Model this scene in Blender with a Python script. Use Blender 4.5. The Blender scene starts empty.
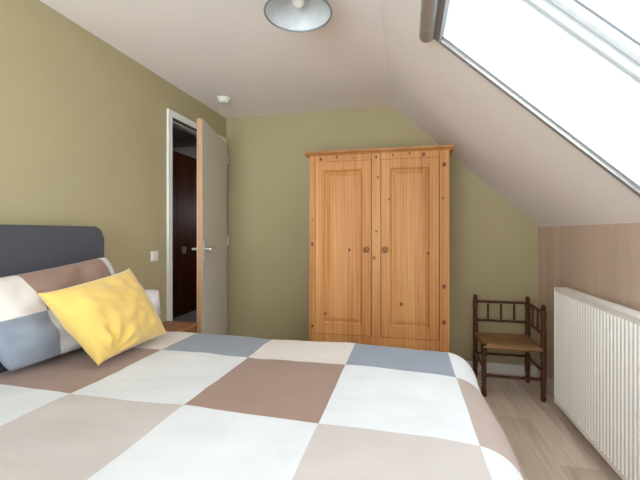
import bpy, bmesh, math, random
from mathutils import Vector, Matrix, noise
random.seed(4)
C = bpy.context.scene.collection
R = math.radians
PI = math.pi

# ------------------------------------------------------------------ sizes
XL, XR, D, YF = -1.75, 1.055, 3.394, -1.7
H, K, XRG = 2.387, 1.297, -0.131
TAN = (H - K) / (XR - XRG)
AL = math.atan(TAN)
ES = Vector((math.cos(AL), 0, -math.sin(AL)))
EN = Vector((math.sin(AL), 0, math.cos(AL)))
FL = .0685        # floor level before the whole is brought to scale
SC = 1.058

# ------------------------------------------------------------------ materials
def nt(name):
    m = bpy.data.materials.new(name); m.use_nodes = True
    t = m.node_tree; b = t.nodes['Principled BSDF']
    return m, t, b
def lnk(t, a, b): t.links.new(a, b)
def mathn(t, op, a, b=None, c=None):
    n = t.nodes.new('ShaderNodeMath'); n.operation = op
    for i, v in enumerate((a, b, c)):
        if v is None: continue
        if isinstance(v, (int, float)): n.inputs[i].default_value = v
        else: lnk(t, v, n.inputs[i])
    return n.outputs[0]
def coords(t, scale=(1, 1, 1), loc=(0, 0, 0), kind='Object'):
    tc = t.nodes.new('ShaderNodeTexCoord'); mp = t.nodes.new('ShaderNodeMapping')
    mp.inputs['Scale'].default_value = scale; mp.inputs['Location'].default_value = loc
    lnk(t, tc.outputs[kind], mp.inputs['Vector']); return mp.outputs[0]
def noisen(t, vec, scale, detail=4, rough=.5, dist=0):
    n = t.nodes.new('ShaderNodeTexNoise'); n.inputs['Scale'].default_value = scale
    n.inputs['Detail'].default_value = detail; n.inputs['Roughness'].default_value = rough
    n.inputs['Distortion'].default_value = dist
    lnk(t, vec, n.inputs['Vector']); return n.outputs['Fac']
def ramp(t, fac, stops):
    r = t.nodes.new('ShaderNodeValToRGB'); lnk(t, fac, r.inputs[0])
    e = r.color_ramp.elements
    while len(e) < len(stops): e.new(.5)
    for k, (p, c) in enumerate(stops):
        e[k].position = p; e[k].color = (*c, 1) if len(c) == 3 else c
    return r.outputs[0]
def mix(t, fac, a, b, mode='MIX'):
    n = t.nodes.new('ShaderNodeMix'); n.data_type = 'RGBA'; n.blend_type = mode
    for s, v in ((n.inputs[0], fac), (n.inputs[6], a), (n.inputs[7], b)):
        if isinstance(v, (int, float)): s.default_value = v
        elif isinstance(v, tuple): s.default_value = (*v, 1)
        else: lnk(t, v, s)
    return n.outputs[2]
def bump(t, b, h, strength=.3, dist=.01):
    n = t.nodes.new('ShaderNodeBump'); n.inputs['Strength'].default_value = strength
    n.inputs['Distance'].default_value = dist
    lnk(t, h, n.inputs['Height']); lnk(t, n.outputs[0], b.inputs['Normal'])
def plain(name, col, rough=.5, metal=0, var=.06, scale=30, bmp=0, sheen=0, emit=None):
    m, t, b = nt(name)
    v = coords(t); f = noisen(t, v, scale)
    c1 = tuple(max(0, x * (1 - var)) for x in col); c2 = tuple(min(1, x * (1 + var)) for x in col)
    lnk(t, ramp(t, f, [(.3, c1), (.7, c2)]), b.inputs['Base Color'])
    b.inputs['Roughness'].default_value = rough; b.inputs['Metallic'].default_value = metal
    if sheen: b.inputs['Sheen Weight'].default_value = sheen
    if bmp: bump(t, b, noisen(t, v, scale * 6), bmp, .003)
    return m
def srgb(r, g, b):
    f = lambda c: (c / 255) / 12.92 if c / 255 <= .04045 else ((c / 255 + .055) / 1.055) ** 2.4
    return (f(r), f(g), f(b))

def pine(name, knots=(), axis='z', tint=1.0, base=((.63, .27, .088), (.80, .40, .145), (.47, .175, .052))):
    m, t, b = nt(name)
    sc = {'z': (22, 22, 1.1), 'x': (1.1, 22, 22), 'y': (22, 1.1, 22)}[axis]
    v = coords(t, sc)
    f = noisen(t, v, 1.6, 5, .6, .6)
    w = t.nodes.new('ShaderNodeTexWave'); w.inputs['Scale'].default_value = .55
    w.inputs['Distortion'].default_value = 16; w.inputs['Detail'].default_value = 3; w.inputs['Detail Scale'].default_value = .5
    w.bands_direction = 'X' if axis != 'x' else 'Z'
    lnk(t, v, w.inputs['Vector'])
    a, bb, c = [tuple(x * tint for x in q) for q in base]
    col = ramp(t, f, [(.3, c), (.5, a), (.68, bb)])
    col = mix(t, .38, col, ramp(t, w.outputs['Fac'], [(.0, tuple(q * .8 for q in c)), (.3, a), (1, bb)]))
    big = noisen(t, coords(t, (9, 9, .35)), 1.0, 2)
    col = mix(t, .42, col, ramp(t, big, [(.35, c), (.65, bb)]))
    if knots:
        tc = t.nodes.new('ShaderNodeTexCoord'); sx = t.nodes.new('ShaderNodeSeparateXYZ')
        lnk(t, tc.outputs['Object'], sx.inputs[0])
        acc = None
        for (kx, kz, r) in knots:
            dx = mathn(t, 'DIVIDE', mathn(t, 'SUBTRACT', sx.outputs[0], kx), r)
            dz = mathn(t, 'DIVIDE', mathn(t, 'SUBTRACT', sx.outputs[2], kz), r * 1.25)
            dd = mathn(t, 'SQRT', mathn(t, 'ADD', mathn(t, 'MULTIPLY', dx, dx), mathn(t, 'MULTIPLY', dz, dz)))
            mk = mathn(t, 'SUBTRACT', 1.0, mathn(t, 'MINIMUM', mathn(t, 'POWER', dd, 2.5), 1.0))
            acc = mk if acc is None else mathn(t, 'MAXIMUM', acc, mk)
        col = mix(t, acc, col, (.09, .022, .008))
    lnk(t, col, b.inputs['Base Color']); b.inputs['Roughness'].default_value = .5; b.inputs['Specular IOR Level'].default_value = .3
    bump(t, b, f, .08, .002)
    return m

def planks(name, cols, w, L, rough=.4, along='y'):
    m, t, b = nt(name)
    br = t.nodes.new('ShaderNodeTexBrick')
    tc = t.nodes.new('ShaderNodeTexCoord'); sxx = t.nodes.new('ShaderNodeSeparateXYZ'); mp = t.nodes.new('ShaderNodeCombineXYZ')
    lnk(t, tc.outputs['Object'], sxx.inputs[0])
    lnk(t, sxx.outputs[1 if along == 'y' else 2], mp.inputs[0]); lnk(t, sxx.outputs[0 if along == 'y' else 1], mp.inputs[1])
    br.offset = .37
    br.inputs['Scale'].default_value = 1; br.inputs['Brick Width'].default_value = L; br.inputs['Row Height'].default_value = w
    br.inputs['Mortar Size'].default_value = .001; br.inputs['Mortar Smooth'].default_value = .2
    br.inputs['Color1'].default_value = (0, 0, 0, 1); br.inputs['Color2'].default_value = (1, 1, 1, 1)
    br.inputs['Mortar'].default_value = (.5, .5, .5, 1)
    lnk(t, mp.outputs[0], br.inputs['Vector'])
    sc = (1.2, 1, 1)
    gv = coords(t, (14, 1.2, 14) if along == 'y' else (14, 9, .7))
    f = noisen(t, gv, 1.4, 5, .6, .5)
    d, mcol, l = cols
    col = ramp(t, f, [(.28, d), (.5, mcol), (.72, l)])
    sep = t.nodes.new('ShaderNodeSeparateColor'); lnk(t, br.outputs['Color'], sep.inputs[0])
    col = mix(t, .35, col, ramp(t, sep.outputs[0], [(0, d), (.5, mcol), (1, l)]))
    col = mix(t, mathn(t, 'MULTIPLY', br.outputs['Fac'], .5), col, tuple(x * .35 for x in d))
    lnk(t, col, b.inputs['Base Color']); b.inputs['Roughness'].default_value = rough
    bump(t, b, mathn(t, 'SUBTRACT', 1, br.outputs['Fac']), .25, .002)
    return m, t, b

M = {}
M['green'] = plain('olive_green_wall_paint', srgb(174, 163, 127), .9, var=.02, scale=3, bmp=.06)
M['ceil'] = plain('warm_white_ceiling_paint', srgb(240, 233, 229), .9, var=.015, scale=2, bmp=.05)
M['reveal'] = plain('white_reveal_paint', (.52, .53, .53), .6, var=.01)
M['white'] = plain('white_gloss_paint', (.80, .79, .76), .35, var=.02)
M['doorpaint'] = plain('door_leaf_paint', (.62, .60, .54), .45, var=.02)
M['rad'] = plain('radiator_enamel', (.93, .925, .90), .3, var=.01)
M['floor'] = planks('grey_oak_laminate', (srgb(160, 140, 124), srgb(212, 194, 176), srgb(236, 222, 206)), .19, 1.3, .38)[0]
mk, tk, bk = planks('whitewashed_pine_boards', (srgb(198, 178, 162), srgb(212, 191, 174), srgb(220, 202, 186)), .14, 9, .6, 'z')
M['knee'] = mk
M['charcoal'] = plain('charcoal_upholstery', srgb(70, 70, 78), .95, var=.14, scale=160, bmp=.4, sheen=.2)
M['mattress'] = plain('mattress_ticking', (.75, .74, .72), .9)
def cloth(name, col, bm=.25):
    m, t, b = nt(name)
    v = coords(t)
    f = noisen(t, v, 6, 3); wv = noisen(t, v, 420, 2)
    lnk(t, ramp(t, f, [(.3, tuple(x * .96 for x in col)), (.7, tuple(min(1, x * 1.03) for x in col))]), b.inputs['Base Color'])
    b.inputs['Roughness'].default_value = .92; b.inputs['Sheen Weight'].default_value = .15
    bump(t, b, mathn(t, 'ADD', mathn(t, 'MULTIPLY', wv, .25), noisen(t, v, 14, 3, .5, .4)), bm, .006)
    return m
M['c_white'] = cloth('white_cotton', srgb(206, 207, 208))
M['c_cream'] = cloth('cream_pink_cotton', srgb(208, 199, 191))
M['c_taupe'] = cloth('taupe_cotton', srgb(184, 174, 169))
M['c_brown'] = cloth('brown_cotton', srgb(144, 116, 102))
M['c_blue'] = cloth('blue_grey_cotton', srgb(132, 139, 151))
M['c_pinkbrown'] = cloth('rose_brown_cotton', srgb(164, 146, 136))
M['yellow'] = cloth('mustard_yellow_velvet', srgb(220, 184, 96), .35)
M['yellow'].node_tree.nodes['Principled BSDF'].inputs['Sheen Weight'].default_value = .5
M['steel'] = plain('brushed_steel', (.62, .61, .58), .3, 1)
M['alu'] = plain('grey_aluminium', (.42, .41, .40), .42, .7)
M['aludark'] = plain('dark_grey_rail', (.22, .21, .20), .5, .3)
M['gasket'] = plain('black_gasket', (.06, .06, .065), .6)
M['lampgrey'] = plain('grey_lamp_enamel', (.20, .21, .22), .35, .1)
M['lampin'] = plain('pale_lamp_lining', (.60, .63, .65), .45)
M['opal'] = plain('opal_glass', (.85, .83, .78), .25)
M['plastic'] = plain('white_plastic', (.82, .80, .76), .35, var=.01)
M['shade'] = plain('white_lampshade_fabric', (.80, .77, .80), .8, bmp=.2)
M['walnut'] = pine('walnut_stain', (), 'z', 1, ((.085, .032, .014), (.13, .05, .022), (.045, .016, .008)))
M['walnut'].node_tree.nodes['Principled BSDF'].inputs['Roughness'].default_value = .3
M['night'] = pine('reddish_brown_wood', (), 'y', 1, ((.33, .15, .065), (.42, .20, .09), (.24, .10, .04)))
M['edge'] = pine('bare_door_edge', (), 'z', 1, ((.56, .31, .17), (.62, .36, .2), (.48, .25, .13)))
M['hallwood'] = pine('dark_red_brown_panelling', (), 'z', 1, ((.10, .024, .007), (.13, .032, .009), (.07, .016, .005)))
M['hallplaster'] = plain('hall_plaster', (.5, .47, .42), .9)
M['hallfloor'] = plain('hall_grey_floor', (.3, .28, .27), .7)
M['brass'] = plain('aged_brass', (.12, .07, .03), .4, .8)
def glassm(name):
    m, t, b = nt(name); t.nodes.remove(b)
    o = t.nodes['Material Output']
    tr = t.nodes.new('ShaderNodeBsdfTransparent'); gl = t.nodes.new('ShaderNodeBsdfGlossy'); gl.inputs['Roughness'].default_value = .02
    tr.inputs[0].default_value = (.96, .98, .975, 1)
    lw = t.nodes.new('ShaderNodeLayerWeight'); lw.inputs[0].default_value = .5
    fr = mathn(t, 'ADD', .03, mathn(t, 'MULTIPLY', .5, mathn(t, 'POWER', lw.outputs['Facing'], 5)))
    mx = t.nodes.new('ShaderNodeMixShader'); lnk(t, fr, mx.inputs[0]); lnk(t, tr.outputs[0], mx.inputs[1]); lnk(t, gl.outputs[0], mx.inputs[2])
    lnk(t, mx.outputs[0], o.inputs[0]); return m
M['glass'] = glassm('window_glass')

def rushm():
    m, t, b = nt('woven_rush')
    tc = t.nodes.new('ShaderNodeTexCoord'); sx = t.nodes.new('ShaderNodeSeparateXYZ'); lnk(t, tc.outputs['UV'], sx.inputs[0])
    ax = mathn(t, 'ABSOLUTE', mathn(t, 'SUBTRACT', sx.outputs[0], .5)); ay = mathn(t, 'ABSOLUTE', mathn(t, 'SUBTRACT', sx.outputs[1], .5))
    d = mathn(t, 'MAXIMUM', ax, ay)
    nz = noisen(t, coords(t), 25, 3)
    s = mathn(t, 'SINE', mathn(t, 'ADD', mathn(t, 'MULTIPLY', d, 210), mathn(t, 'MULTIPLY', nz, 3)))
    s = mathn(t, 'ADD', mathn(t, 'MULTIPLY', s, .5), .5)
    side = mathn(t, 'GREATER_THAN', ax, ay)
    base = mix(t, side, (.36, .20, .085), (.27, .145, .06))
    col = mix(t, mathn(t, 'MULTIPLY', s, .45), base, (.12, .06, .025))
    col = mix(t, .3, col, ramp(t, noisen(t, coords(t), 9, 3), [(.35, (.16, .08, .035)), (.65, (.44, .26, .12))]))
    lnk(t, col, b.inputs['Base Color']); b.inputs['Roughness'].default_value = .7
    bump(t, b, s, .4, .003)
    return m
M['rush'] = rushm()

# ------------------------------------------------------------------ mesh helpers
def add_box(bm, x0, x1, y0, y1, z0, z1, bev=0, seg=2):
    b2 = bmesh.new()
    bmesh.ops.create_cube(b2, size=1)
    for v in b2.verts:
        v.co = Vector(((x0 + x1) / 2 + v.co.x * (x1 - x0), (y0 + y1) / 2 + v.co.y * (y1 - y0), (z0 + z1) / 2 + v.co.z * (z1 - z0)))
    if bev: bmesh.ops.bevel(b2, geom=b2.edges[:], offset=bev, segments=seg, affect='EDGES', profile=.5)
    merge(bm, b2)
def merge(bm, b2, mat=None):
    if mat is not None: bmesh.ops.transform(b2, matrix=mat, verts=b2.verts)
    tmp = bpy.data.meshes.new('tmp'); b2.to_mesh(tmp); b2.free(); bm.from_mesh(tmp); bpy.data.meshes.remove(tmp)
def add_lathe(bm, prof, p0=(0, 0, 0), axis=(0, 0, 1), seg=16, cap=True):
    """profile = [(r, h)] turned about axis from p0"""
    q = Vector((0, 0, 1)).rotation_difference(Vector(axis).normalized()).to_matrix().to_4x4()
    T = Matrix.Translation(p0) @ q
    rings = []
    for r, h in prof:
        rings.append([bm.verts.new(T @ Vector((r * math.cos(2 * PI * k / seg), r * math.sin(2 * PI * k / seg), h))) for k in range(seg)])
    for a, b in zip(rings, rings[1:]):
        for k in range(seg):
            bm.faces.new((a[k], a[(k + 1) % seg], b[(k + 1) % seg], b[k]))
    if cap:
        bm.faces.new(rings[0][::-1]); bm.faces.new(rings[-1])
def add_rod(bm, a, b, r, seg=12):
    a, b = Vector(a), Vector(b); add_lathe(bm, [(r, 0), (r, (b - a).length)], a, b - a, seg)
def add_tube(bm, pts, r, seg=10):
    for a, b in zip(pts, pts[1:]): add_rod(bm, a, b, r, seg)
def add_prism(bm, poly, y0, y1, axis='y'):
    """poly = [(x, z)] extruded along y"""
    f = {'y': lambda p, t: (p[0], t, p[1]), 'x': lambda p, t: (t, p[0], p[1]), 'z': lambda p, t: (p[0], p[1], t)}[axis]
    A = [bm.verts.new(f(p, y0)) for p in poly]; B = [bm.verts.new(f(p, y1)) for p in poly]
    bm.faces.new(A); bm.faces.new(B[::-1])
    n = len(poly)
    for k in range(n): bm.faces.new((A[k], B[k], B[(k + 1) % n], A[(k + 1) % n]))
def sp(s, y, n): return Vector((XRG, y, H)) + ES * s + EN * n
def slope_box(bm, s0, s1, y0, y1, n0, n1):
    V = [bm.verts.new(sp(s, y, n)) for s in (s0, s1) for y in (y0, y1) for n in (n0, n1)]
    for f in ((0, 1, 3, 2), (4, 6, 7, 5), (0, 4, 5, 1), (2, 3, 7, 6), (0, 2, 6, 4), (1, 5, 7, 3)): bm.faces.new([V[i] for i in f])

def link(name, bm, mats, parent=None, smooth=False, local=False, base=None, angle=40):
    bmesh.ops.recalc_face_normals(bm, faces=bm.faces[:])
    me = bpy.data.meshes.new(name); bm.to_mesh(me); bm.free()
    for m in (mats if isinstance(mats, (list, tuple)) else [mats]): me.materials.append(m)
    o = bpy.data.objects.new(name, me); C.objects.link(o)
    if parent is not None:
        o.parent = parent
        if not local:
            r = parent
            while r.parent: r = r.parent
            me.transform(Matrix.Translation(-Vector(r.location)))
    elif base is not None:
        me.transform(Matrix.Translation(-Vector(base))); o.location = base
    if smooth:
        me.shade_smooth()
        me.set_sharp_from_angle(angle=R(angle)) if hasattr(me, 'set_sharp_from_angle') else None
    return o
def thing(name, label, cat, loc=(0, 0, 0), rz=0, group=None, kind=None):
    o = bpy.data.objects.new(name, None); o.empty_display_size = .05; C.objects.link(o)
    o.location = loc; o.rotation_euler = (0, 0, rz)
    o['label'] = label; o['category'] = cat
    if group: o['group'] = group
    if kind: o['kind'] = kind
    return o
def tag(o, label, cat, group=None):
    o['label'] = label; o['category'] = cat
    if group: o['group'] = group
    return o
def struct(o, label=None, cat=None):
    o['kind'] = 'structure'
    if label: o['label'] = label
    if cat: o['category'] = cat
    return o

# ------------------------------------------------------------------ room shell
bm = bmesh.new(); add_box(bm, XL - .1, XR + .1, YF - .1, D + .1, FL - .12, FL)
struct(link('floor', bm, M['floor']), 'grey-brown wood laminate floor beside the bed', 'floor')
bm = bmesh.new(); add_box(bm, XL - .12, XRG, YF - .1, D + .1, H, H + .42)
struct(link('ceiling', bm, M['ceil']), 'flat warm white ceiling above the bed', 'ceiling')
bm = bmesh.new()
add_prism(bm, [(XL - .12, FL), (XR + .1, FL), (XR + .1, K - .0), (XR, K + .0), (XRG, H), (XL - .12, H)], D, D + .12)
struct(link('wall_back', bm, M['green']), 'olive green back wall behind the pine wardrobe', 'wall')
# door opening in the left wall
DY0, DY1, DZ = 2.50, 3.33, 2.13
bm = bmesh.new()
add_box(bm, XL - .12, XL, YF, DY0, FL, H); add_box(bm, XL - .12, XL, DY1, D, FL, H); add_box(bm, XL - .12, XL, DY0, DY1, DZ, H)
struct(link('wall_left', bm, M['green']), 'olive green wall behind the headboard', 'wall')
bm = bmesh.new(); add_box(bm, XR, XR + .1, YF, D, FL, K)
struct(link('wall_right', bm, M['knee']), 'low knee wall of whitewashed boards behind the radiator', 'wall')
# front wall behind the photographer with an unseen window added for daylight
bm = bmesh.new()
FW = (-1.62, .22, .12, 2.12)
add_box(bm, XL - .12, FW[0], YF - .12, YF, FL, H); add_box(bm, FW[0], FW[1], YF - .12, YF, FL, FW[2]); add_box(bm, FW[0], FW[1], YF - .12, YF, FW[3], 2.45)
add_prism(bm, [(FW[1], FL), (XR + .1, FL), (XR + .1, K), (XR, K), (FW[1], H - (FW[1] - XRG) * TAN + .3)], YF - .12, YF)
struct(link('wall_front', bm, M['green']), 'olive green wall opposite the wardrobe', 'wall')
w3 = thing('window_3', 'unseen white framed window added for daylight in the wall opposite the wardrobe', 'window', ((FW[0] + FW[1]) / 2, YF, FW[2]), kind='structure')
bm = bmesh.new()
for a in ((FW[0], FW[0] + .05), (FW[1] - .05, FW[1]), (-.62, -.57)): add_box(bm, a[0], a[1], YF - .1, YF - .04, FW[2], FW[3])
for a in ((FW[2], FW[2] + .05), (FW[3] - .05, FW[3])): add_box(bm, FW[0], FW[1], YF - .1, YF - .04, a[0], a[1])
link('window_frame', bm, M['white'], w3)
bm = bmesh.new(); add_box(bm, FW[0] + .04, FW[1] - .04, YF - .075, YF - .069, FW[2] + .04, FW[3] - .04)
link('pane', bm, M['glass'], w3)

# sloping ceiling with the roof window and an unseen second one added for daylight
co = math.cos(AL)
S0, S1 = (.128 - XRG) / co, (.985 - XRG) / co        # along the slope: top and bottom of the opening
WINS = [(.42, 1.736), (-1.35, .12)]
NT = .42
bm = bmesh.new()
a0, a1 = sp(S0, 0, 0), sp(S0, 0, NT)
add_prism(bm, [(XRG, H), (a0.x, a0.z), (a1.x, a1.z), (XRG, a1.z + .05)], YF - .1, D + .1)
b0, b1 = sp(S1, 0, 0), sp(S1, 0, NT)
add_prism(bm, [(b0.x, b0.z), (XR, K), (XR + .1, K), (b1.x + .1, K), (b1.x, b1.z)], YF - .1, D + .1)
ys = [YF - .1, WINS[1][0], WINS[1][1], WINS[0][0], WINS[0][1], D + .1]
for i in (0, 2, 4): slope_box(bm, S0, S1, ys[i], ys[i + 1], 0, NT)
struct(link('ceiling_slope', bm, M['ceil']), 'sloping white attic ceiling around the roof window', 'ceiling')

for wi, (y0, y1) in enumerate(WINS):
    w = thing('window_%d' % (wi + 1), ['large white roof window in the sloping ceiling above the radiator', 'unseen second white roof window added for daylight in the slope behind the viewpoint'][wi], 'window', sp(S0, (y0 + y1) / 2, 0), kind='structure')
    # lining
    bm = bmesh.new(); t = .012
    slope_box(bm, S0, S0 + t, y0, y1, -.004, .30); slope_box(bm, S1 - t, S1, y0, y1, -.004, .30)
    slope_box(bm, S0 + t, S1 - t, y0, y0 + t, -.004, .30); slope_box(bm, S0 + t, S1 - t, y1 - t, y1, -.004, .30)
    link('window_reveal', bm, M['reveal'], w)
    bm = bmesh.new(); f = .035
    slope_box(bm, S0, S0 + f, y0, y1, .30, .41); slope_box(bm, S1 - f, S1, y0, y1, .30, .41)
    slope_box(bm, S0 + f, S1 - f, y0, y0 + f, .30, .41); slope_box(bm, S0 + f, S1 - f, y1 - f, y1, .30, .41)
    link('window_frame', bm, M['reveal'], w)
    M['sash'] = M.get('sash') or plain('white_sash_lacquer', (.7, .71, .71), .4)
    bm = bmesh.new(); g = .075; f2 = f + .004
    slope_box(bm, S0 + f2, S0 + g, y0 + f2, y1 - f2, .335, .40); slope_box(bm, S1 - g, S1 - f2, y0 + f2, y1 - f2, .335, .40)
    slope_box(bm, S0 + g, S1 - g, y0 + f2, y0 + g, .335, .40); slope_box(bm, S0 + g, S1 - g, y1 - g, y1 - f2, .335, .40)
    sa = link('window_sash', bm, M['sash'], w)
    bm = bmesh.new(); h = g + .002
    slope_box(bm, S0 + g, S0 + h, y0 + g, y1 - g, .362, .372); slope_box(bm, S1 - h, S1 - g, y0 + g, y1 - g, .362, .372)
    slope_box(bm, S0 + h, S1 - h, y0 + g, y0 + h, .362, .372); slope_box(bm, S0 + h, S1 - h, y1 - h, y1 - g, .362, .372)
    link('gasket', bm, M['gasket'], sa)
    bm = bmesh.new(); slope_box(bm, S0 + g, S1 - g, y0 + g, y1 - g, .373, .379)
    link('pane', bm, M['glass'], sa)

# roller blind at the head of the near roof window
y0, y1 = WINS[0]
rb = thing('roller_blind', 'grey aluminium roller blind cassette with side rails on the roof window', 'blind', sp(S0, (y0 + y1) / 2, 0))
bm = bmesh.new()
cc = sp(S0 - .018, y0, -.040)
add_lathe(bm, [(.028, 0), (.034, .005), (.034, y1 - y0 - .006), (.028, y1 - y0)], cc + Vector((0, -.005, 0)), (0, 1, 0), 28)
link('cassette', bm, M['alu'], rb, smooth=True)
bm = bmesh.new(); slope_box(bm, S0 + .012, S0 + .042, y0, y1 + .002, -.03, -.004)
link('head_rail', bm, M['aludark'], rb)
for yy in (y0 - .024, y1 + .002):
    bm = bmesh.new(); slope_box(bm, S0 + .0, S1, yy, yy + .022, -.020, -.0005)
    o = link('side_rail', bm, M['alu'], rb)
    bm = bmesh.new(); slope_box(bm, S0 + .045, S1, yy + .013, yy + .0215, -.022, -.0201)
    link('rail_slot', bm, M['aludark'], o)

# baseboards
bm = bmesh.new(); add_box(bm, XL, XR, D - .014, D, FL, FL + .085, .003)
struct(link('baseboard_back', bm, M['white']), 'white baseboard along the back wall', 'baseboard')
bm = bmesh.new(); add_box(bm, XL, XL + .014, YF, DY0 - .06, FL, FL + .085, .003)
struct(link('baseboard_left', bm, M['white']), 'white baseboard along the wall behind the bed', 'baseboard')
bm = bmesh.new(); add_box(bm, XR - .014, XR, YF, D - .015, FL, FL + .085, .003)
struct(link('baseboard_right', bm, M['white']), 'white baseboard along the knee wall', 'baseboard')

# ------------------------------------------------------------------ hallway beyond the door
HX = -3.15
bm = bmesh.new(); add_box(bm, HX, XL - .1201, 1.6, 6.2, FL - .12, FL)
struct(link('floor', bm, M['hallfloor']), 'grey hallway floor seen through the open door', 'floor')
bm = bmesh.new(); add_box(bm, HX, XL - .1201, 1.6, 6.2, H, H + .1)
struct(link('ceiling', bm, M['hallplaster']), 'grey hallway ceiling seen over the door opening', 'ceiling')
bm = bmesh.new(); add_box(bm, HX - .1, HX, 1.6, 6.2, -.1, H + .1)
struct(link('wall_hallway', bm, M['hallwood']), 'dark red-brown hallway wall seen through the open door', 'wall')
bm = bmesh.new(); add_box(bm, HX, XL - .12, 6.2, 6.3, -.1, 1.45); add_box(bm, HX, XL - .12, 6.2, 6.3, 1.8, H + .1); add_box(bm, HX, XL - .12, 1.5, 1.6, -.1, H + .1)  # open gap in the far end, added out of view to let daylight in
add_box(bm, XL - .22, XL - .12, 3.52, 6.2, -.1, H + .1)
struct(link('wall_hallway_end', bm, M['hallplaster']), 'plastered end wall of the hallway', 'wall')
bm = bmesh.new(); add_box(bm, HX, XL - .1201, 4.0, 4.12, H - .1, H - .001)
struct(link('trim_1', bm, M['hallplaster']), 'plastered beam under the hallway ceiling', 'beam')
M['hallwood'].node_tree.nodes['Principled BSDF'].inputs['Specular IOR Level'].default_value = .05
def switch(name, loc, face, label, size=.082, mat='plastic', rock=True):
    """face: +1 looks towards +x"""
    t = thing(name, label, 'light switch', loc)
    x, y, z = loc
    bm = bmesh.new(); add_box(bm, x, x + .010, y - size / 2, y + size / 2, z - size / 2, z + size / 2, .003)
    link('switch_plate', bm, M[mat], t)
    bm = bmesh.new(); add_box(bm, x + .0101, x + .014, y - size * .33, y + size * .33, z - size * .33, z + size * .33, .0015)
    link('rocker', bm, M[mat], t)
    return t
switch('light_switch', (XL, 2.305, 1.085), 1, 'square white light switch on the green wall beside the door', .072)
M['dimplastic'] = plain('brownish_plastic', (.42, .27, .20), .4)
switch('light_switch', (HX, 4.80, 1.00), 1, 'small brownish light switch on the dark hallway wall', .10, 'dimplastic')

# ------------------------------------------------------------------ door
dr = thing('door_1', 'white painted door standing ajar beside the back corner', 'door', (XL, (DY0 + DY1) / 2, FL), kind='structure')
bm = bmesh.new()
for s0, s1 in ((DY0 - .05, DY0), (DY1, DY1 + .045)):
    add_box(bm, XL - .125, XL + .016, s0, s1, FL, DZ + .05, .002)
add_box(bm, XL - .125, XL + .016, DY0, DY1, DZ, DZ + .05, .002)
fr = link('door_frame', bm, M['white'], dr)
bm = bmesh.new()
add_box(bm, XL - .085, XL - .03, DY0, DY0 + .014, FL, DZ - .014); add_box(bm, XL - .085, XL - .03, DY1 - .014, DY1, FL, DZ - .014)
add_box(bm, XL - .085, XL - .03, DY0, DY1, DZ - .014, DZ)
link('door_stop', bm, M['doorpaint'], fr)
bm = bmesh.new(); add_box(bm, XL - .012, XL + .004, DY0, DY0 + .003, 1.0, 1.12)
link('strike_plate', bm, M['steel'], fr)
# leaf: local frame, hinge line at origin, leaf runs along -y, thickness on +x side
LA = R(14.0)
lf0 = bpy.data.objects.new('door_leaf', None)
bm = bmesh.new(); LL = .80
add_box(bm, -.038, -.0012, -LL, 0, .006, 2.118 - FL, .001)
leaf = link('door_leaf', bm, [M['edge']], dr, local=True)
bpy.data.objects.remove(lf0)
leaf.location = (.042, DY1 - .006 - (DY0 + DY1) / 2, 0); leaf.rotation_euler = (0, 0, LA)
# free edge bare wood, faces painted: painted skins
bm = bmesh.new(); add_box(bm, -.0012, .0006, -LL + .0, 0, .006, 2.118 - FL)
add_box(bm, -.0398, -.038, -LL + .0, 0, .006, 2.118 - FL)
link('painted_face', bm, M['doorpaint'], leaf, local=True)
for sgn, bx in ((1, .0006), (-1, -.0398)):
    bm = bmesh.new()
    x0, x1 = sorted((bx, bx + sgn * .007)); add_box(bm, x0, x1, -LL + .035, -LL + .075, .96, 1.115, .002)
    hp = link('handle_plate', bm, M['steel'], leaf, local=True)
    bm = bmesh.new()
    yy = -LL + .055; zz = 1.125 - FL
    add_tube(bm, [(bx, yy, zz), (bx + sgn * .048, yy, zz)], .009)
    add_tube(bm, [(bx + sgn * .046, yy - .006, zz), (bx + sgn * .048, yy + .115, zz - .002)], .009)
    link('door_handle', bm, M['steel'], leaf, local=True, smooth=True)
for zz in (.30, 1.10, 1.90):
    bm = bmesh.new(); add_rod(bm, (.008, .004, zz - .045), (.008, .004, zz + .045), .008)
    link('hinge', bm, M['steel'], leaf, local=True, smooth=True)
bm = bmesh.new(); add_box(bm, .0006, .005, -.58, -.56, 1.90, 1.95, .001); add_tube(bm, [(.004, -.57, 1.915), (.03, -.57, 1.91), (.034, -.57, 1.93)], .004)
link('coat_hook', bm, M['steel'], leaf, local=True)

# smoke detector
sd = thing('smoke_detector', 'small round white smoke detector on the ceiling near the door', 'smoke detector', (-1.51, 2.88, H))
bm = bmesh.new(); add_lathe(bm, [(.055, 0), (.055, .012), (.05, .016)], (-1.51, 2.88, H), (0, 0, -1), 28)
link('base', bm, M['plastic'], sd, smooth=True)
bm = bmesh.new(); add_lathe(bm, [(.047, .016), (.046, .03), (.036, .038), (.012, .04)], (-1.51, 2.88, H), (0, 0, -1), 28)
link('cover', bm, M['plastic'], sd, smooth=True)

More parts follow.
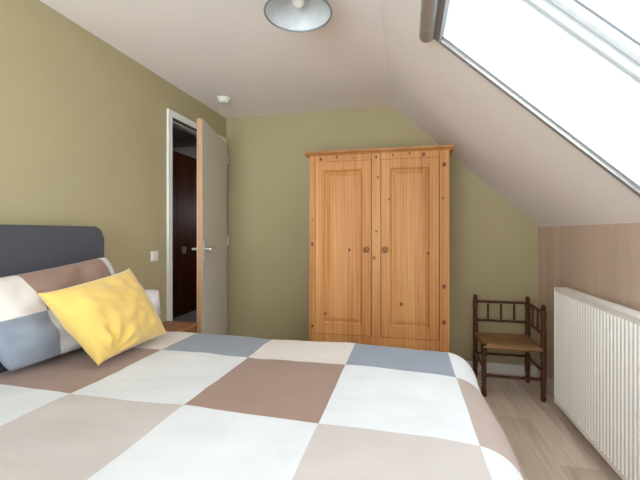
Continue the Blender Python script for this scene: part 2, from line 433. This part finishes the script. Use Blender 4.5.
# ------------------------------------------------------------------ ceiling lamp
lx, ly, rz_ = -.474, 1.60, 2.232
cl = thing('ceiling_lamp', 'grey enamelled ceiling lamp with pale lining hanging over the bed', 'lamp', (lx, ly, H))
bm = bmesh.new(); add_lathe(bm, [(.05, 0), (.05, .012), (.035, .02), (.012, .024)], (lx, ly, H), (0, 0, -1), 28)
link('ceiling_rose', bm, M['lampgrey'], cl, smooth=True)
out = [(.030, .118), (.045, .114), (.085, .098), (.118, .07), (.138, .035), (.148, 0)]
bm = bmesh.new(); add_lathe(bm, out, (lx, ly, rz_), (0, 0, 1), 56, cap=False)
add_lathe(bm, [(.012, .12), (.03, .118)], (lx, ly, rz_), (0, 0, 1), 56, cap=False)
link('shade', bm, M['lampgrey'], cl, smooth=True)
bm = bmesh.new(); add_lathe(bm, [(r - .004, h - .003) if h > 0 else (r - .0025, .001) for r, h in out], (lx, ly, rz_), (0, 0, 1), 56, cap=False)
link('shade_lining', bm, M['lampin'], cl, smooth=True)
bm = bmesh.new()
ring = [(.151, -.003), (.153, .001), (.152, .006), (.147, .006), (.144, .001), (.147, -.004), (.151, -.003)]
add_lathe(bm, ring, (lx, ly, rz_), (0, 0, 1), 56, cap=False)
link('rim', bm, M['lampgrey'], cl, smooth=True)
bm = bmesh.new(); add_lathe(bm, [(.018, 0), (.018, .045)], (lx, ly, rz_ + .08), (0, 0, 1), 20)
link('socket', bm, M['lampin'], cl, smooth=True)
bm = bmesh.new(); add_lathe(bm, [(.002, -.010), (.012, -.008), (.025, 0), (.030, .015), (.026, .030), (.015, .042), (.011, .055)], (lx, ly, rz_ + .036), (0, 0, 1), 24)
link('bulb', bm, M['opal'], cl, smooth=True)

# ------------------------------------------------------------------ wardrobe
WX0, WX1, WYF, WYB = -.749, .300, 2.83, 3.375
wd = thing('wardrobe', 'knotty pine wardrobe with two panelled doors against the back wall', 'wardrobe', ((WX0 + WX1) / 2, (WYF + WYB) / 2, FL))
wcx = (WX0 + WX1) / 2
def K_(*a): return [(x - wcx, z - FL, r) for x, z, r in a]
DZ0, DZ1 = .468, 1.80
DL = (-.697, -.264); DR = (-.189, .228)
bodyk = K_((-.655, 1.823, .013), (-.528, 1.836, .012), (-.40, 1.824, .007), (-.226, 1.822, .012), (-.10, 1.83, .009), (.02, 1.838, .010), (.12, 1.826, .015),
           (.264, 1.745, .017), (.255, 1.50, .009), (.262, .86, .017), (.262, .60, .017), (-.724, 1.16, .015), (-.722, .52, .012), (-.225, 1.26, .009), (-.212, 1.67, .010), (-.72, 1.35, .007))
M['pine_body'] = pine('knotty_pine_carcase', bodyk, 'z', .86, ((.60, .265, .083), (.77, .385, .135), (.45, .175, .052)))
M['pine_dl'] = pine('knotty_pine_left_door', K_((-.43, 1.12, .012), (-.62, .62, .01)), 'z', .90)
M['pine_dr'] = pine('knotty_pine_right_door', K_((-.04, .72, .014), (.15, 1.1, .01), (-.13, 1.5, .008)), 'z', .80)
M['pine_top'] = pine('pine_cornice', (), 'x', .68)
bm = bmesh.new()
add_box(bm, WX0, WX1, WYF + .026, WYB, .12, 1.855, .002)          # carcase body
f = WYF
add_box(bm, WX0, DL[0] - .004, f, f + .028, .12, 1.855, .002)         # stiles
add_box(bm, DR[1] + .004, WX1, f, f + .028, .12, 1.855, .002)
add_box(bm, DL[1] + .004, DR[0] - .004, f, f + .027, DZ0 - .003, 1.855, .002)
add_box(bm, DL[0] - .002, DL[1] + .002, f, f + .028, DZ1 + .002, 1.855, .002)
add_box(bm, DR[0] - .002, DR[1] + .002, f, f + .028, DZ1 + .002, 1.855, .002)
add_box(bm, DL[0] - .002, DR[1] + .002, f, f + .028, .12, DZ0 - .003, .002)
link('carcase', bm, M['pine_body'], wd)
bm = bmesh.new()
poly = [(0, 1.851), (-.006, 1.851), (-.016, 1.860), (-.026, 1.864), (-.030, 1.866), (-.030, 1.880), (0, 1.880)]
add_prism(bm, [(WYF + p[0], p[1]) for p in poly[:-1]] + [(WYB, 1.880), (WYB, 1.856), (WYF + .0, 1.856)], WX0 - .03, WX1 + .032, 'x')
link('cornice', bm, M['pine_top'], wd)
for xx in (WX0 + .05, WX1 - .05):
    for yy in (WYF + .06, WYB - .06):
        bm = bmesh.new(); add_lathe(bm, [(.03, 0), (.04, .018), (.036, .04), (.025, .05)], (xx, yy, FL), (0, 0, 1), 20)
        link('foot', bm, M['pine_body'], wd, smooth=True)
def wdoor(x0, x1, mat):
    y = WYF - .004
    st = .062; z0, z1 = DZ0, DZ1
    bm = bmesh.new()
    add_box(bm, x0, x0 + st, y, y + .022, z0, z1, .0015); add_box(bm, x1 - st, x1, y, y + .022, z0, z1, .0015)
    add_box(bm, x0 + st, x1 - st, y, y + .022, z1 - st, z1, .0015); add_box(bm, x0 + st, x1 - st, y, y + .022, z0, z0 + st + .012, .0015)
    d = link('door', bm, mat, wd)
    # moulding + raised panel: nested rings
    X0, X1, Z0, Z1 = x0 + st, x1 - st, z0 + st + .012, z1 - st
    bm = bmesh.new()
    prof = [(0, -.003), (.006, -.004), (.012, .004), (.016, .012), (.022, .014)]
    prev = None
    for ins, dy in prof:
        r = [bm.verts.new((a, y + dy, b)) for a, b in ((X0 + ins, Z0 + ins), (X1 - ins, Z0 + ins), (X1 - ins, Z1 - ins), (X0 + ins, Z1 - ins))]
        if prev:
            for k in range(4): bm.faces.new((prev[k], prev[(k + 1) % 4], r[(k + 1) % 4], r[k]))
        prev = r
    link('moulding', bm, mat, d)
    bm = bmesh.new(); prev = None
    for ins, dy in [(.018, .0145), (.026, .0145), (.030, .010), (.050, .004), (.056, .003)]:
        r = [bm.verts.new((a, y + dy, b)) for a, b in ((X0 + ins, Z0 + ins), (X1 - ins, Z0 + ins), (X1 - ins, Z1 - ins), (X0 + ins, Z1 - ins))]
        if prev:
            for k in range(4): bm.faces.new((prev[k], prev[(k + 1) % 4], r[(k + 1) % 4], r[k]))
        prev = r
    bm.faces.new(prev)
    link('panel', bm, mat, d)
    return d
dl = wdoor(*DL, M['pine_dl']); drr = wdoor(*DR, M['pine_dr'])
M['knob'] = pine('turned_pine_knob', (), 'y', .42)
for kx, par in ((-.297, dl), (-.160, drr)):
    bm = bmesh.new(); add_lathe(bm, [(.011, 0), (.009, .008), (.012, .014), (.020, .02), (.022, .028), (.017, .035), (.006, .038)], (kx, WYF - .004, 1.125), (0, -1, 0), 24)
    link('knob', bm, M['knob'], par, smooth=True)
bm = bmesh.new(); add_box(bm, -.252, -.230, WYF - .003, WYF, 1.048, 1.074, .001)
ke = link('keyhole_plate', bm, M['brass'], wd)
bm = bmesh.new(); add_rod(bm, (-.241, WYF - .0045, 1.064), (-.241, WYF - .003, 1.064), .003); add_box(bm, -.2422, -.2398, WYF - .0045, WYF - .003, 1.052, 1.064)
link('keyhole', bm, M['gasket'], ke)

# ------------------------------------------------------------------ bed
HB1, HB0, BX = 1.765, .12, -1.66
bed = thing('bed', 'double bed with charcoal upholstered headboard against the green wall', 'bed', (-.7, .95, FL))
def rounded_panel(bm, x0, x1, ya, yb, z0, z1, r, bev):
    poly = [(ya, z0), (yb, z0)]
    for k in range(9): a = PI / 2 * k / 8; poly.append((yb - r + r * math.cos(a), z1 - r + r * math.sin(a)))
    for k in range(9): a = PI / 2 + PI / 2 * k / 8; poly.append((ya + r + r * math.cos(a), z1 - r + r * math.sin(a)))
    b2 = bmesh.new(); add_prism(b2, poly, x0, x1, 'x')
    big = [f for f in b2.faces if len(f.verts) > 4]
    es = list({e for f in big for e in f.edges})
    bmesh.ops.bevel(b2, geom=es, offset=bev, segments=4, affect='EDGES', profile=.5)
    merge(bm, b2)
bm = bmesh.new(); rounded_panel(bm, XL + .016, BX, HB0, HB1, .1, 1.285, .06, .014)
link('headboard', bm, M['charcoal'], bed, smooth=True)
bm = bmesh.new(); add_box(bm, BX + .002, .25, .16, 1.79, .12, .36, .02, 3)
link('base', bm, M['charcoal'], bed, smooth=True)
bm = bmesh.new(); add_box(bm, BX + .003, .235, .16, 1.79, .362, .598, .04, 4)
link('mattress', bm, M['mattress'], bed, smooth=True)
for xx in (-1.58, .17):
    for yy in (.24, 1.71):
        bm = bmesh.new(); add_lathe(bm, [(.018, 0), (.026, .05)], (xx, yy, FL)); link('leg', bm, M['gasket'], bed, smooth=True)

# duvet: flat cloth coordinates (a, b) laid over the mattress
XK0, SX, YB_, SY = -1.162, .452, 1.587, .504
ZT = .680
A1, B1, B0, RA = .180, 1.878, .10, .138
def drape(a, b):
    ea = max(0, a - A1); eb = (b - B1) if b > B1 else (b - B0 if b < B0 else 0)
    ca, cb = min(a, A1), min(max(b, B0), B1)
    e = math.hypot(ea, eb)
    if e > 0:
        q = e / RA
        if q < PI / 2: o, dn = RA * math.sin(q), RA * (1 - math.cos(q))
        else:
            ex = e - RA * PI / 2
            o, dn = RA + .015 * math.sin(ex * 9) , RA + ex
        ux, uy = ea / e, eb / e
        x, y, z = ca + ux * o, cb + uy * o, ZT - dn
        fold = .012 * math.sin((a * 7 + b * 9)) * min(1, e / .3)
        x += ux * fold; y += uy * fold
    else: x, y, z = a, b, ZT
    z -= .008 * max(0, (min(a, A1) + .35) / .52) ** 2
    w = 1 if e < .25 else max(0, 1 - (e - .25) / .1)
    z += w * (.010 * noise.noise(Vector((a * 2.2, b * 2.6, 1))) + .005 * noise.noise(Vector((a * 6, b * 7, 3))) + .0035*abs(noise.noise(Vector((a * 4+b*3, b * 11-a*4, 7)))))
    return Vector((x, y, z))
def sub(lo, hi, step):
    n = max(1, round((hi - lo) / step)); return [lo + (hi - lo) * k / n for k in range(n)]
acuts = [-1.60, XK0, XK0 + SX, XK0 + 2 * SX, XK0 + 3 * SX, .56]
bcuts = [-.18, YB_ - 3 * SY, YB_ - 2 * SY, YB_ - SY, YB_, YB_ + SY, 2.26]
A = [x for lo, hi in zip(acuts, acuts[1:]) for x in sub(lo, hi, .02)] + [acuts[-1]]
B = [x for lo, hi in zip(bcuts, bcuts[1:]) for x in sub(lo, hi, .02)] + [bcuts[-1]]
DM = ['c_white', 'c_cream', 'c_taupe', 'c_brown', 'c_blue', 'c_pinkbrown']
# rows: nearest the wardrobe first
PAT = {0: ['c_cream', 'c_blue', 'c_cream', 'c_blue', 'c_white'],
       1: ['c_brown', 'c_white', 'c_brown', 'c_white', 'c_pinkbrown'],
       2: ['c_white', 'c_taupe', 'c_white', 'c_taupe', 'c_white'],
       3: ['c_blue', 'c_white', 'c_blue', 'c_white', 'c_brown'],
       4: ['c_white', 'c_brown', 'c_white', 'c_taupe', 'c_white'],
       -1: ['c_white', 'c_taupe', 'c_white', 'c_brown', 'c_blue']}
bm = bmesh.new()
V = [[bm.verts.new(drape(a, b)) for b in B] for a in A]
for i in range(len(A) - 1):
    for j in range(len(B) - 1):
        fc = bm.faces.new((V[i][j], V[i + 1][j], V[i + 1][j + 1], V[i][j + 1]))
        am, bmid = (A[i] + A[i + 1]) / 2, (B[j] + B[j + 1]) / 2
        ci = min(4, max(0, math.floor((am - XK0) / SX) + 1)); ri = -math.floor((bmid - YB_) / SY)
        fc.material_index = DM.index(PAT[ri][ci])
dv = link('duvet', bm, [M[k] for k in DM], smooth=True, base=(-.7, .95, ZT), angle=180)
md = dv.modifiers.new('thick', 'SOLIDIFY'); md.thickness = .02; md.offset = -1
nrm = dv.data.polygons[len(dv.data.polygons) // 2].normal.z
if nrm < 0: dv.data.flip_normals()
tag(dv, 'patchwork duvet with white, brown, taupe and blue-grey squares spread over the bed', 'duvet')

# pillows
def pillow(name, corners, thick, mats, pick=None, n=44, pinch=.10, wr=.01, seed=0, ear=0, wrinkle=None, pw=.42, side=1):
    bl, br, tr, tl = [Vector(c) for c in corners]
    nn = (br - bl).cross(tl - bl).normalized() * side
    bm = bmesh.new()
    def pos(u, v, s):
        uu = u * (1 - pinch * (1 - v * v) ) ; vv = v * (1 - pinch * (1 - u * u))
        if ear:
            k = (abs(u) * abs(v)) ** 10; uu *= 1 + ear * k; vv *= 1 + ear * k
        a, b = (uu + 1) / 2, (vv + 1) / 2
        p = bl * (1 - a) * (1 - b) + br * a * (1 - b) + tr * a * b + tl * (1 - a) * b
        e = max(0, (1 - u * u) * (1 - v * v))
        h = thick / 2 * e ** pw
        q = noise.noise(Vector((u * 1.6 + seed, v * 1.6, s * 3))) * wr * 1.2 + noise.noise(Vector((u * 4, v * 4 + seed, s * 5))) * wr * .5
        if wrinkle: q += wrinkle(u, v) if s > 0 else 0
        return p + nn * (s * (h + q * min(1, e * 3)))
    us = [math.sin((k / n - .5) * PI) * .5 + (k / n * 2 - 1) * .5 for k in range(n + 1)]
    for s in (1, -1):
        G = [[bm.verts.new(pos(u, v, s)) for v in us] for u in us]
        for i in range(n):
            for j in range(n):
                f = bm.faces.new((G[i][j], G[i + 1][j], G[i + 1][j + 1], G[i][j + 1]))
                if pick: f.material_index = pick((us[i] + us[i + 1]) / 2, (us[j] + us[j + 1]) / 2)
    bmesh.ops.remove_doubles(bm, verts=bm.verts[:], dist=.0004)
    ctr = (bl + br) / 2
    return link(name, bm, mats, smooth=True, base=ctr, angle=180)
PM = ['c_cream', 'c_brown', 'c_blue', 'c_white']
def ppick(u, v):
    if u < -.42: return 0 if v > .09 else 2
    if u > .80 - (v < 0) * 0 and v > .09: return 3
    return 1 if v > .09 else 3
pl = pillow('pillow', [(-1.505, 1.13, .705), (-1.47, 1.78, .705), (-1.575, 1.69, 1.125), (-1.575, .98, 1.06)], .17, [M[k] for k in PM], ppick, pinch=.03, wr=.026, seed=3, pw=.36, ear=-.035)
tag(pl, 'patchwork pillow in cream, brown, blue-grey and white leaning on the headboard', 'pillow')
def yw(u, v):
    # creases radiating from the lower left corner
    du, dv_ = u + .75, v + .95
    r = math.hypot(du, dv_); th = math.atan2(dv_, du)
    return .013 * math.sin(th * 13 + 2 * noise.noise(Vector((u * 2, v * 2, 0)))) * math.exp(-((r - .35) / .35) ** 2)
yc = pillow('cushion', [(-1.250, 1.300, .705), (-1.255, 1.745, .712), (-1.37, 1.612, 1.062), (-1.38, 1.155, 1.012)], .175, [M['yellow']], pinch=.025, wr=.022, seed=8, ear=.05, wrinkle=yw, pw=.40)
tag(yc, 'mustard yellow square cushion propped against the patchwork pillow', 'cushion')

# ------------------------------------------------------------------ nightstand and its lamp
nx0, nx1, ny0, ny1, nz = XL + .02, -1.475, 2.065, 2.425, .600
ns = thing('nightstand', 'small reddish-brown wooden nightstand between bed and door', 'nightstand', ((nx0 + nx1) / 2, (ny0 + ny1) / 2, FL))
bm = bmesh.new(); add_box(bm, nx0, nx1, ny0, ny1, nz - .022, nz, .003); link('top', bm, M['night'], ns)
bm = bmesh.new(); add_box(bm, nx0 + .01, nx1 - .012, ny0 + .012, ny1 - .012, .25, nz - .0225); link('body', bm, M['night'], ns)
bm = bmesh.new(); add_box(bm, nx1 - .0118, nx1 - .002, ny0 + .02, ny1 - .02, .40, nz - .03, .002); dw = link('drawer', bm, M['night'], ns)
bm = bmesh.new(); add_lathe(bm, [(.006, 0), (.006, .008), (.012, .014), (.008, .02)], (nx1 - .002, (ny0 + ny1) / 2, .48), (1, 0, 0)); link('knob', bm, M['brass'], dw, smooth=True)
for xx in (nx0 + .03, nx1 - .035):
    for yy in (ny0 + .035, ny1 - .035):
        bm = bmesh.new(); add_lathe(bm, [(.012, 0), (.018, .25 - FL)], (xx, yy, FL)); link('leg', bm, M['night'], ns, smooth=True)
tx, ty = -1.655, 2.125
tl = thing('table_lamp', 'small table lamp with white shade on the nightstand', 'lamp', (tx, ty, nz))
bm = bmesh.new(); add_lathe(bm, [(.05, 0), (.05, .008), (.012, .014), (.009, .05), (.018, .07), (.009, .09), (.008, .13)], (tx, ty, nz), (0, 0, 1), 24); link('base', bm, M['steel'], tl, smooth=True)
bm = bmesh.new(); add_lathe(bm, [(.078, 0), (.062, .155)], (tx, ty, nz + .112), (0, 0, 1), 32, cap=False)
so = link('shade', bm, M['shade'], tl, smooth=True); so.modifiers.new('t', 'SOLIDIFY').thickness = .002

# ------------------------------------------------------------------ light
SKY_BASE, SKY_SUN = 4.2, 7.5
wo = bpy.data.worlds.new('overcast_sky'); bpy.context.scene.world = wo; wo.use_nodes = True
bg = wo.node_tree.nodes['Background']; bg.inputs[0].default_value = (.88, .95, 1.03, 1); bg.inputs[1].default_value = 1.0
t = wo.node_tree; tc = t.nodes.new('ShaderNodeTexCoord'); sx = t.nodes.new('ShaderNodeSeparateXYZ'); lnk(t, tc.outputs['Generated'], sx.inputs[0])
# overcast sky, brighter on the side opposite the wardrobe wall, with added glow below the horizon to light the ceiling
tow = mathn(t, 'MAXIMUM', mathn(t, 'MULTIPLY', sx.outputs[1], -1), 0)
lnk(t, mathn(t, 'ADD', SKY_BASE, mathn(t, 'MULTIPLY', mathn(t, 'MULTIPLY', mathn(t, 'POWER', tow, 1.2), SKY_SUN), mathn(t, 'ADD', .3, mathn(t, 'MULTIPLY', mathn(t, 'LESS_THAN', sx.outputs[2], -.02), .45)))), bg.inputs[1])
def portal(loc, size, rot):
    l = bpy.data.lights.new('portal', 'AREA'); l.shape = 'RECTANGLE'; l.size, l.size_y = size; l.cycles.is_portal = True
    o = bpy.data.objects.new('portal', l); C.objects.link(o); o.matrix_world = rot.to_4x4(); o.location = loc
for y0, y1 in WINS:
    rot = Matrix((ES, Vector((0, -1, 0)).cross(Vector((0, 0, 0))) if 0 else Vector((0, 1, 0)), ES.cross(Vector((0, 1, 0))))).transposed()
    portal(sp((S0 + S1) / 2, (y0 + y1) / 2, .415), (S1 - S0, y1 - y0), rot)
portal(((FW[0] + FW[1]) / 2, YF - .11, (FW[2] + FW[3]) / 2), (FW[1] - FW[0], FW[3] - FW[2]), Matrix.Rotation(PI / 2, 3, 'X'))

# ------------------------------------------------------------------ bring all that to true scale, floor at 0
for o in list(C.objects):
    if o.parent is None:
        o.location = (o.location - Vector((0, 0, FL))) * SC
        o.scale = (SC, SC, SC)
WR = XR * SC                                                        # true position of the knee wall

# ------------------------------------------------------------------ corner chair
cx0, cx1, cy0, cy1 = .575, .985, 3.06, 3.43
ch = thing('corner_chair', 'dark turned wood corner chair with a woven rush seat beside the radiator', 'chair', ((cx0 + cx1) / 2, (cy0 + cy1) / 2, 0))
W = M['walnut']
def bobbin(L, r0, r1, pitch, plain_bits=()):
    prof = []; n = int(L / .004); 
    for k in range(n + 1):
        h = L * k / n; ph = (h % pitch) / pitch
        r = r1 if any(a <= h <= b for a, b in plain_bits) else r0 + (r1 - r0) * abs(math.sin(PI * ph))
        prof.append((r, h))
    return prof
SEAT = .405
def post(x, y, top):
    bm = bmesh.new()
    pr = bobbin(top, .0125, .0208, .027, ((0, .03), (.10, .24), (.33, .46), (top - .24, top - .16), (top - .07, top - .03)))
    pr = [(r * (.8 if h < .02 else 1), h) for r, h in pr] + [(.012, top + .004), (.018, top + .014), (.012, top + .024), (.004, top + .028)]
    add_lathe(bm, pr, (x, y, 0), (0, 0, 1), 14); link('post', bm, W, ch, smooth=True)
for x, y, top in ((cx0, cy1, .69), (cx1, cy1, .69), (cx1, cy0, .69)): post(x, y, top)
bm = bmesh.new(); add_lathe(bm, bobbin(.40, .012, .020, .027, ((0, .05), (.33, .40))), (cx0, cy0, 0), (0, 0, 1), 14); link('leg', bm, W, ch, smooth=True)
def bar(name, a, b, r0=.008, r1=.0125, pitch=.02, plain_=False):
    a, b = Vector(a), Vector(b); L = (b - a).length; bm = bmesh.new()
    add_lathe(bm, [(r1, 0), (r1, L)] if plain_ else bobbin(L, r0, r1, pitch), a, b - a, 10); return link(name, bm, W, ch, smooth=True)
g = .017
for z in (.66, .50):
    bar('back_rail', (cx0 + g, cy1, z), (cx1 - g, cy1, z)); bar('back_rail', (cx1, cy0 + g, z - .004), (cx1, cy1 - g, z))
for k in (1, 2, 3): xx = cx0 + (cx1 - cx0) * k / 4; bar('spindle', (xx, cy1, .5125), (xx, cy1, .6475), .006, .010, .026)
for k in (1, 2): yy = cy0 + (cy1 - cy0) * k / 3; bar('spindle', (cx1, yy, .511), (cx1, yy, .646), .006, .010, .026)
for z in (.215,):
    bar('stretcher', (cx0 + g, cy1, z), (cx1 - g, cy1, z), plain_=True, r1=.010); bar('stretcher', (cx1, cy0 + g, z), (cx1, cy1 - g, z), plain_=True, r1=.010)
    bar('stretcher', (cx0, cy0 + g, z), (cx0, cy1 - g, z), plain_=True, r1=.010)
bar('stretcher', (cx0 + g, cy0, .16), (cx1 - g, cy0, .16), .007, .013, .022)
# rush seat
bm = bmesh.new(); n = 24
uvl = bm.loops.layers.uv.new('UVMap')
def seatp(u, v, s):
    x = cx0 - .008 + (cx1 - cx0 + .016) * u; y = cy0 - .024 + (cy1 - cy0 + .036) * v
    m_ = max(abs(u - .5), abs(v - .5)) * 2
    e = (1 - m_ ** 8) ** .5
    dip = -.016 * (1 - m_)
    return Vector((x, y, SEAT - .024 + (s * .026 * e) + dip * (1 if s > 0 else .4)))
G = {}
for s in (1, -1):
    g_ = [[bm.verts.new(seatp(i / n, j / n, s)) for j in range(n + 1)] for i in range(n + 1)]
    for i in range(n):
        for j in range(n):
            f = bm.faces.new((g_[i][j], g_[i + 1][j], g_[i + 1][j + 1], g_[i][j + 1]))
            for lp, (a, b) in zip(f.loops, ((i, j), (i + 1, j), (i + 1, j + 1), (i, j + 1))): lp[uvl].uv = (a / n, b / n)
bmesh.ops.remove_doubles(bm, verts=bm.verts[:], dist=.0005)
o = link('seat', bm, M['rush'], ch, smooth=True, angle=60); o['label'] = 'woven rush seat'
for a, b in (((cx0, cy0), (cx1, cy0)), ((cx0, cy1), (cx1, cy1)), ((cx0, cy0), (cx0, cy1)), ((cx1, cy0), (cx1, cy1))): pass

# ------------------------------------------------------------------ radiator
rx0, rx1, ry0, ry1, rb_, rt_ = .995, 1.080, 1.15, 2.888, .070, .876
rd = thing('radiator', 'long white ribbed panel radiator mounted on the knee wall', 'radiator', (rx1, (ry0 + ry1) / 2, rb_))
bm = bmesh.new()
pitch = .0333; ng = int((ry1 - ry0 - .03) / pitch); y = ry1 - .015 - ng * pitch
prof = [(rx0 + .012, ry0 + .004), ]
xf, xr_ = rx0 + .002, rx0 + .009
for k in range(ng):
    yb = y + k * pitch
    prof += [(xr_, yb), (xr_, yb + .005), (xf + .001, yb + .011), (xf, yb + .015), (xf, yb + .023), (xf + .001, yb + .027)]
prof += [(xr_, ry1 - .015), (xr_, ry1 - .004)]
back = [(rx0 + .018, ry1 - .004), (rx0 + .018, ry0 + .004)]
add_prism(bm, prof[1:] + back, rb_ + .03, rt_ - .035, 'z')
link('front_panel', bm, M['rad'], rd)
bm = bmesh.new()
add_box(bm, rx0 + .004, rx0 + .018, ry0 + .003, ry1 - .003, rt_ - .0352, rt_ - .012, .003)
add_box(bm, rx0 + .004, rx0 + .018, ry0 + .003, ry1 - .003, rb_ + .003, rb_ + .0302, .003)
link('panel_edge', bm, M['rad'], rd)
bm = bmesh.new(); add_box(bm, rx1 - .016, rx1 - .002, ry0 + .003, ry1 - .003, rb_ + .003, rt_ - .012, .003)
link('back_panel', bm, M['rad'], rd)
bm = bmesh.new()
bm.free()
for yy in (ry0, ry1 - .0025):
    bm = bmesh.new(); add_box(bm, rx0 + .002, rx1, yy, yy + .0025, rb_, rt_ - .004, .001)
    link('side_cover', bm, M['rad'], rd)
bm = bmesh.new()
add_box(bm, rx0, rx0 + .022, ry0 - .001, ry1 + .001, rt_ - .010, rt_, .002); add_box(bm, rx1 - .022, rx1, ry0 - .001, ry1 + .001, rt_ - .010, rt_, .002)
yy = ry0
while yy < ry1: add_box(bm, rx0 + .0215, rx1 - .0215, yy, yy + .007, rt_ - .008, rt_ - .002); yy += .016
link('top_grille', bm, M['rad'], rd)
bm = bmesh.new()
bm.free()
for yy in (ry0 + .25, ry1 - .25):
    bm = bmesh.new(); add_box(bm, rx1 - .002, WR - .0005, yy - .02, yy + .02, rb_ + .1, rt_ - .1)
    link('wall_bracket', bm, M['rad'], rd)
bm = bmesh.new()
add_rod(bm, (1.04, ry0 + .05, .0), (1.04, ry0 + .05, rb_ + .005), .008)
link('pipe', bm, M['white'], rd, smooth=True)

# ------------------------------------------------------------------ socket by the chair
sk = thing('wall_socket', 'small white wall socket low on the knee wall behind the chair', 'socket', (WR - .0005, 3.17, .15))
bm = bmesh.new(); add_box(bm, WR - .02, WR - .0005, 3.08, 3.16, .13, .21, .003); link('socket_plate', bm, M['plastic'], sk)

# ------------------------------------------------------------------ camera
cam = bpy.data.cameras.new('camera'); co_ = bpy.data.objects.new('camera', cam); C.objects.link(co_)
cam.sensor_width = 36; cam.lens = 372 / 640 * 36; cam.clip_start = .02
cam.shift_y = (240 - 232.8) / 640 * -1
co_.location = (0, 0, 1.25); co_.rotation_euler = (PI / 2, 0, R(13.14))
sc = bpy.context.scene; sc.camera = co_
sc.view_settings.view_transform = 'Standard'; sc.view_settings.look = 'None'
sc.view_settings.exposure = 0.7; sc.view_settings.gamma = 1; sc.view_settings.use_curve_mapping = False
sc.cycles.max_bounces = 14; sc.cycles.diffuse_bounces = 10
